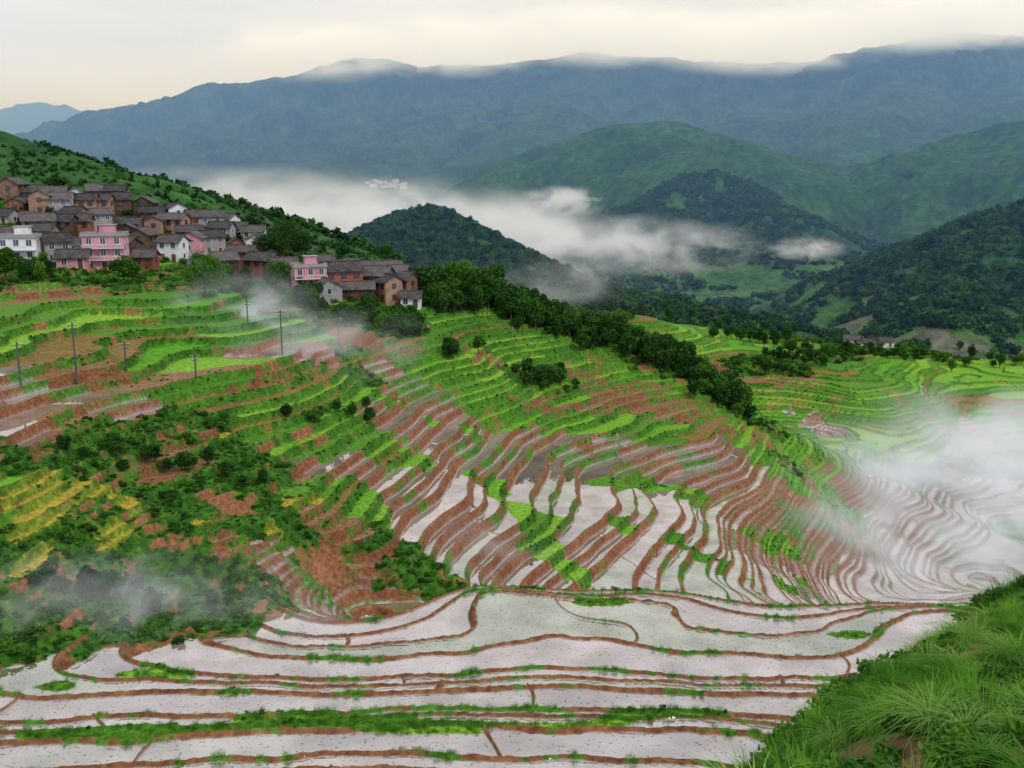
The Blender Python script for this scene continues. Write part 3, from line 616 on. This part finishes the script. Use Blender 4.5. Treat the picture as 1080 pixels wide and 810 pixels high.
put("pink_white_building",107,280,9.5,7,3,'flat',m_pink,R(12),True)
put("white_building",16,276,8.5,7,2,'flat',m_white,R(10),True)
put("pink_house",73,281,7,5.5,1,'gable',m_pink,R(15))
put("white_house",180,281,6.5,5.5,2,'gable',m_white,R(-10))
put("pink_building",324,309,8.0,6,2,'flat',m_pink,R(20),True)
put("white_house",266,262,7,5.5,2,'gable',m_white,R(5))
put("white_house",232,262,7,5,2,'gable',m_grey,R(-5))
put("grey_building",408,306,7,5,2,'gable',m_grey,R(15))
put("brick_house",357,310,10,7,2,'gable',m_brick,R(25))
put("timber_house",391,312,10,7,2,'gable',m_wood,R(-12))
put("white_house",433,326,5,4.5,1,'gable',m_white,R(0))
put("timber_house",376,320,8,5,1,'gable',m_wood,R(10))
gen=[(8,216),(30,215),(52,217),(74,218),(96,220),(118,222),(18,224),(40,226),(63,228),(86,229),(108,230),(128,229),(148,231),(168,236),(4,233),(26,236),(50,238),(74,238),(98,240),(122,240),(142,241),(162,243),(182,243),(200,247),(218,250),(236,250),
 (10,252),(36,250),(58,250),(80,249),(140,252),(160,254),(182,255),(204,259),(40,262),(60,266),(134,262),(150,266),(168,267),(205,274),(222,272),(246,270),(214,286),(236,288),(256,286),(276,290),(296,296),(252,256),(268,274),(286,282),(338,298),(362,298),(380,304),(414,308),(424,314),(410,320),(340,318),(56,274),(128,274),(148,278),(200,266),(190,272),(20,262)]
for i,(u,v) in enumerate(gen):
    wl=random.choices([m_mud,m_wood,m_brick,m_grey,m_white,m_pink],[5,4,2.4,1.6,1.5,.9])[0]
    if 370<u<390: wl=m_wood
    nm={m_mud:"mud_brick_house",m_wood:"timber_house",m_brick:"brick_house",m_grey:"grey_house",m_white:"white_house",m_pink:"pink_house"}[wl]
    put(nm,u+random.uniform(-3,3),v+1,random.uniform(4.5,8.5),random.uniform(4.5,6.5),random.choice([1,2,2]),'gable',wl,R(random.choice([0,0,90])+random.gauss(8,20)))
for i in range(16):
    put("distant_house",random.uniform(382,432),random.uniform(193,200),random.uniform(9,16),8,random.choice([2,3]),'flat' if i%2 else 'gable',m_white,R(random.uniform(-40,40)))
for u,v,wl in [(918,366,m_white),(926,364,m_white),(934,367,m_white),(754,334,m_pink),(762,336,m_brick),(900,362,m_white)]:
    put("distant_farmhouse",u,v,7,5,1,'gable',wl,R(random.uniform(-20,20)))
print("houses",time.time()-T0)

# ------------------------------------------------------------ utility poles and wires
tops=[]
for u,v,h in [(22,405,6.5),(81,398,9.5),(133,388,5),(207,402,4.0),(298,380,8.5),(358,382,8.0),(262,352,5)]:
    p=hit(u,v)
    e=bpy.data.objects.new("utility_pole",None); scene.collection.objects.link(e); z=gz(*p); e.location=(p[0],p[1],z); e.rotation_euler=(0,0,.3)
    ev,ef=limb((0,0,-.5),(0,0,h),.17,.11,10); ef.append(list(range(10,20)))
    a=MB(); a.poly([tuple(q) for q in ev],ef); a.ob("pole",m_metal,e)
    b=MB(); b.box(-.8,.8,.11,.2,h-.55,h-.43); b.box(-.55,.55,.11,.2,h-1.2,h-1.1); b.ob("crossarm",m_metal,e)
    c_=MB()
    for xx in(-.7,-.35,.35,.7): c_.box(xx-.05,xx+.05,.1,.2,h-.428,h-.25)
    c_.ob("insulators",m_frame,e); tops.append((p[0],p[1],z+h-.3))
def wire(a,b):
    cu=bpy.data.curves.new("power_line",'CURVE'); cu.dimensions='3D'; cu.bevel_depth=.018; s=cu.splines.new('POLY'); s.points.add(16)
    for i in range(17):
        t=i/16; s.points[i].co=(a[0]+(b[0]-a[0])*t,a[1]+(b[1]-a[1])*t,a[2]+(b[2]-a[2])*t-1.2*4*t*(1-t),1)
    o=bpy.data.objects.new("power_line",cu); cu.materials.append(m_metal); scene.collection.objects.link(o)
for i,j in((0,1),(1,4),(4,5)): wire(tops[i],tops[j])

# ------------------------------------------------------------ mist (volumes with an added glow) and haze
def vol_obj(name,loc,size,rotz,mat):
    m=MB(); m.box(-1,1,-1,1,-1,1); me=bpy.data.meshes.new(name); me.from_pydata(m.v,[],m.f); me.materials.append(mat)
    try: mat.cycles.volume_step_rate=2.0
    except Exception as ex: print("no step rate",ex)
    o=bpy.data.objects.new(name,me); scene.collection.objects.link(o); o.location=loc; o.scale=size; o.rotation_euler=(0,0,rotz); return o
def mist_mat(dens,lam,lo,hi,emis=.30,seed=0,core=.0):
    m,nt,N,Lk=newmat("mist"); out=N.new('ShaderNodeOutputMaterial')
    tc=N.new('ShaderNodeTexCoord'); ln=N.new('ShaderNodeVectorMath'); ln.operation='LENGTH'; Lk.new(tc.outputs['Object'],ln.inputs[0])
    mr=N.new('ShaderNodeMapRange'); mr.interpolation_type='SMOOTHSTEP'; mr.inputs[1].default_value=1.0; mr.inputs[2].default_value=core; mr.inputs[3].default_value=0; mr.inputs[4].default_value=1; Lk.new(ln.outputs['Value'],mr.inputs[0])
    geo=N.new('ShaderNodeNewGeometry'); mp=N.new('ShaderNodeMapping'); mp.inputs['Scale'].default_value=(1/lam,1/lam,1.8/lam); mp.inputs['Location'].default_value=(seed*7.3,seed*3.1,seed); Lk.new(geo.outputs['Position'],mp.inputs['Vector'])
    no=N.new('ShaderNodeTexNoise'); no.inputs['Scale'].default_value=1; no.inputs['Detail'].default_value=2.5; no.inputs['Distortion'].default_value=.8; Lk.new(mp.outputs[0],no.inputs['Vector'])
    m2=N.new('ShaderNodeMapRange'); m2.interpolation_type='SMOOTHSTEP'; m2.inputs[1].default_value=lo; m2.inputs[2].default_value=hi; Lk.new(no.outputs[0],m2.inputs[0])
    mu=N.new('ShaderNodeMath'); mu.operation='MULTIPLY'; Lk.new(mr.outputs[0],mu.inputs[0]); Lk.new(m2.outputs[0],mu.inputs[1])
    mu2=N.new('ShaderNodeMath'); mu2.operation='MULTIPLY'; Lk.new(mu.outputs[0],mu2.inputs[0]); mu2.inputs[1].default_value=dens
    vs=N.new('ShaderNodeVolumeScatter'); vs.inputs['Color'].default_value=(.97,.98,1,1); Lk.new(mu2.outputs[0],vs.inputs['Density'])
    em=N.new('ShaderNodeEmission'); em.inputs['Color'].default_value=(.86,.92,1,1); me_=N.new('ShaderNodeMath'); me_.operation='MULTIPLY'; Lk.new(mu2.outputs[0],me_.inputs[0]); me_.inputs[1].default_value=emis; Lk.new(me_.outputs[0],em.inputs['Strength'])  # glow added to make up for missing multiple scattering
    ad=N.new('ShaderNodeAddShader'); Lk.new(vs.outputs[0],ad.inputs[0]); Lk.new(em.outputs[0],ad.inputs[1]); Lk.new(ad.outputs[0],out.inputs['Volume'])
    return m
def mist(u,v,D,size,dens,lam,lo=.42,hi=.72,rot=0,dz=0,core=0):
    p=survey(u,v,D); vol_obj("mist_bank",(p[0],p[1],p[2]+dz),size,rot,mist_mat(dens,lam,lo,hi,seed=random.random()*10,core=core))
mist(400,240,1150,(300,170,62),.034,75,.36,.66)
mist(220,212,1400,(260,170,56),.014,90,.36,.66)
mist(330,197,2200,(420,200,60),.004,150,.34,.66)
mist(535,252,1000,(160,110,46),.034,55,.38,.66)
mist(592,212,1350,(70,46,24),.06,34,.40,.62)
mist(670,260,900,(130,60,34),.034,38,.40,.66)
mist(850,262,950,(46,36,14),.05,22,.38,.62)
mist(1030,530,262,(86,54,29),.075,24,.37,.66)
mist(880,565,222,(62,36,18),.055,15,.41,.68)
mist(1050,465,330,(80,46,22),.045,30,.38,.68)
mist(960,600,200,(40,26,10),.05,14,.42,.68)
mist(150,650,98,(30,12,8),.09,9,.44,.72)
mist(40,640,94,(18,10,7),.09,9,.44,.72)
mist(255,335,205,(24,14,12),.085,12,.40,.68)
mist(330,365,185,(30,12,9),.05,12,.40,.70)
mist(440,590,140,(26,10,8),.06,10,.44,.72)
mist(540,300,520,(90,50,20),.02,45)
for u,v,D,sx in((330,54,3700,400),(470,48,3700,480),(640,36,3600,560),(800,44,3500,520),(1000,18,3300,600)):
    p=survey(u,v,D); vol_obj("summit_cloud",p,(sx,300,125),0,mist_mat(.020,190,.30,.64,.52,seed=u*.01))  # summit clouds brightened by a stronger added emission
m,nt,N,Lk=newmat("haze"); out=N.new('ShaderNodeOutputMaterial'); vs=N.new('ShaderNodeVolumeScatter'); vs.inputs['Color'].default_value=(.24,.46,1.0,1); vs.inputs['Density'].default_value=.00027; Lk.new(vs.outputs[0],out.inputs['Volume'])
vol_obj("valley_haze",(0,6500,160),(8000,6000,520),0,m)

# ------------------------------------------------------------ world and sun
wd=bpy.data.worlds.new("World"); scene.world=wd; wd.use_nodes=True; N=wd.node_tree.nodes; Lk=wd.node_tree.links
bg=N['Background']; bg.inputs['Strength'].default_value=.1
sk=N.new('ShaderNodeTexSky'); sk.sky_type='NISHITA'; sk.sun_disc=False; sk.sun_elevation=R(52); sk.sun_rotation=R(-40)
tc=N.new('ShaderNodeTexCoord'); mp=N.new('ShaderNodeMapping'); mp.inputs['Scale'].default_value=(1,1,6); Lk.new(tc.outputs['Generated'],mp.inputs[0])
no=N.new('ShaderNodeTexNoise'); no.inputs['Scale'].default_value=2.2; no.inputs['Detail'].default_value=5; Lk.new(mp.outputs[0],no.inputs['Vector'])
cr=N.new('ShaderNodeValToRGB'); cr.color_ramp.elements[0].position=.3; cr.color_ramp.elements[0].color=(8.0,8.3,9.0,1); cr.color_ramp.elements[1].position=.62; cr.color_ramp.elements[1].color=(9.8,9.9,10.2,1); Lk.new(no.outputs[0],cr.inputs[0])
sx=N.new('ShaderNodeSeparateXYZ'); Lk.new(tc.outputs['Generated'],sx.inputs[0])
hm=N.new('ShaderNodeMapRange'); hm.inputs[1].default_value=.03; hm.inputs[2].default_value=.20; hm.inputs[3].default_value=1; hm.inputs[4].default_value=0; Lk.new(sx.outputs['Z'],hm.inputs[0])
hc_=N.new('ShaderNodeMix'); hc_.data_type='RGBA'; hc_.blend_type='MULTIPLY'; hc_.inputs['B'].default_value=(1.02,1.18,1.75,1); Lk.new(hm.outputs[0],hc_.inputs['Factor']); Lk.new(cr.outputs[0],hc_.inputs['A'])
mx=N.new('ShaderNodeMix'); mx.data_type='RGBA'; mx.inputs['Factor'].default_value=.97; Lk.new(sk.outputs[0],mx.inputs['A']); Lk.new(hc_.outputs['Result'],mx.inputs['B']); Lk.new(mx.outputs['Result'],bg.inputs['Color'])
sd=bpy.data.lights.new("sun",'SUN'); sd.energy=1.5; sd.angle=R(11); sd.color=(1,.96,.9); so=bpy.data.objects.new("sun",sd); scene.collection.objects.link(so)
so.rotation_euler=(R(42),0,R(-140)+math.pi)
print("done",time.time()-T0)
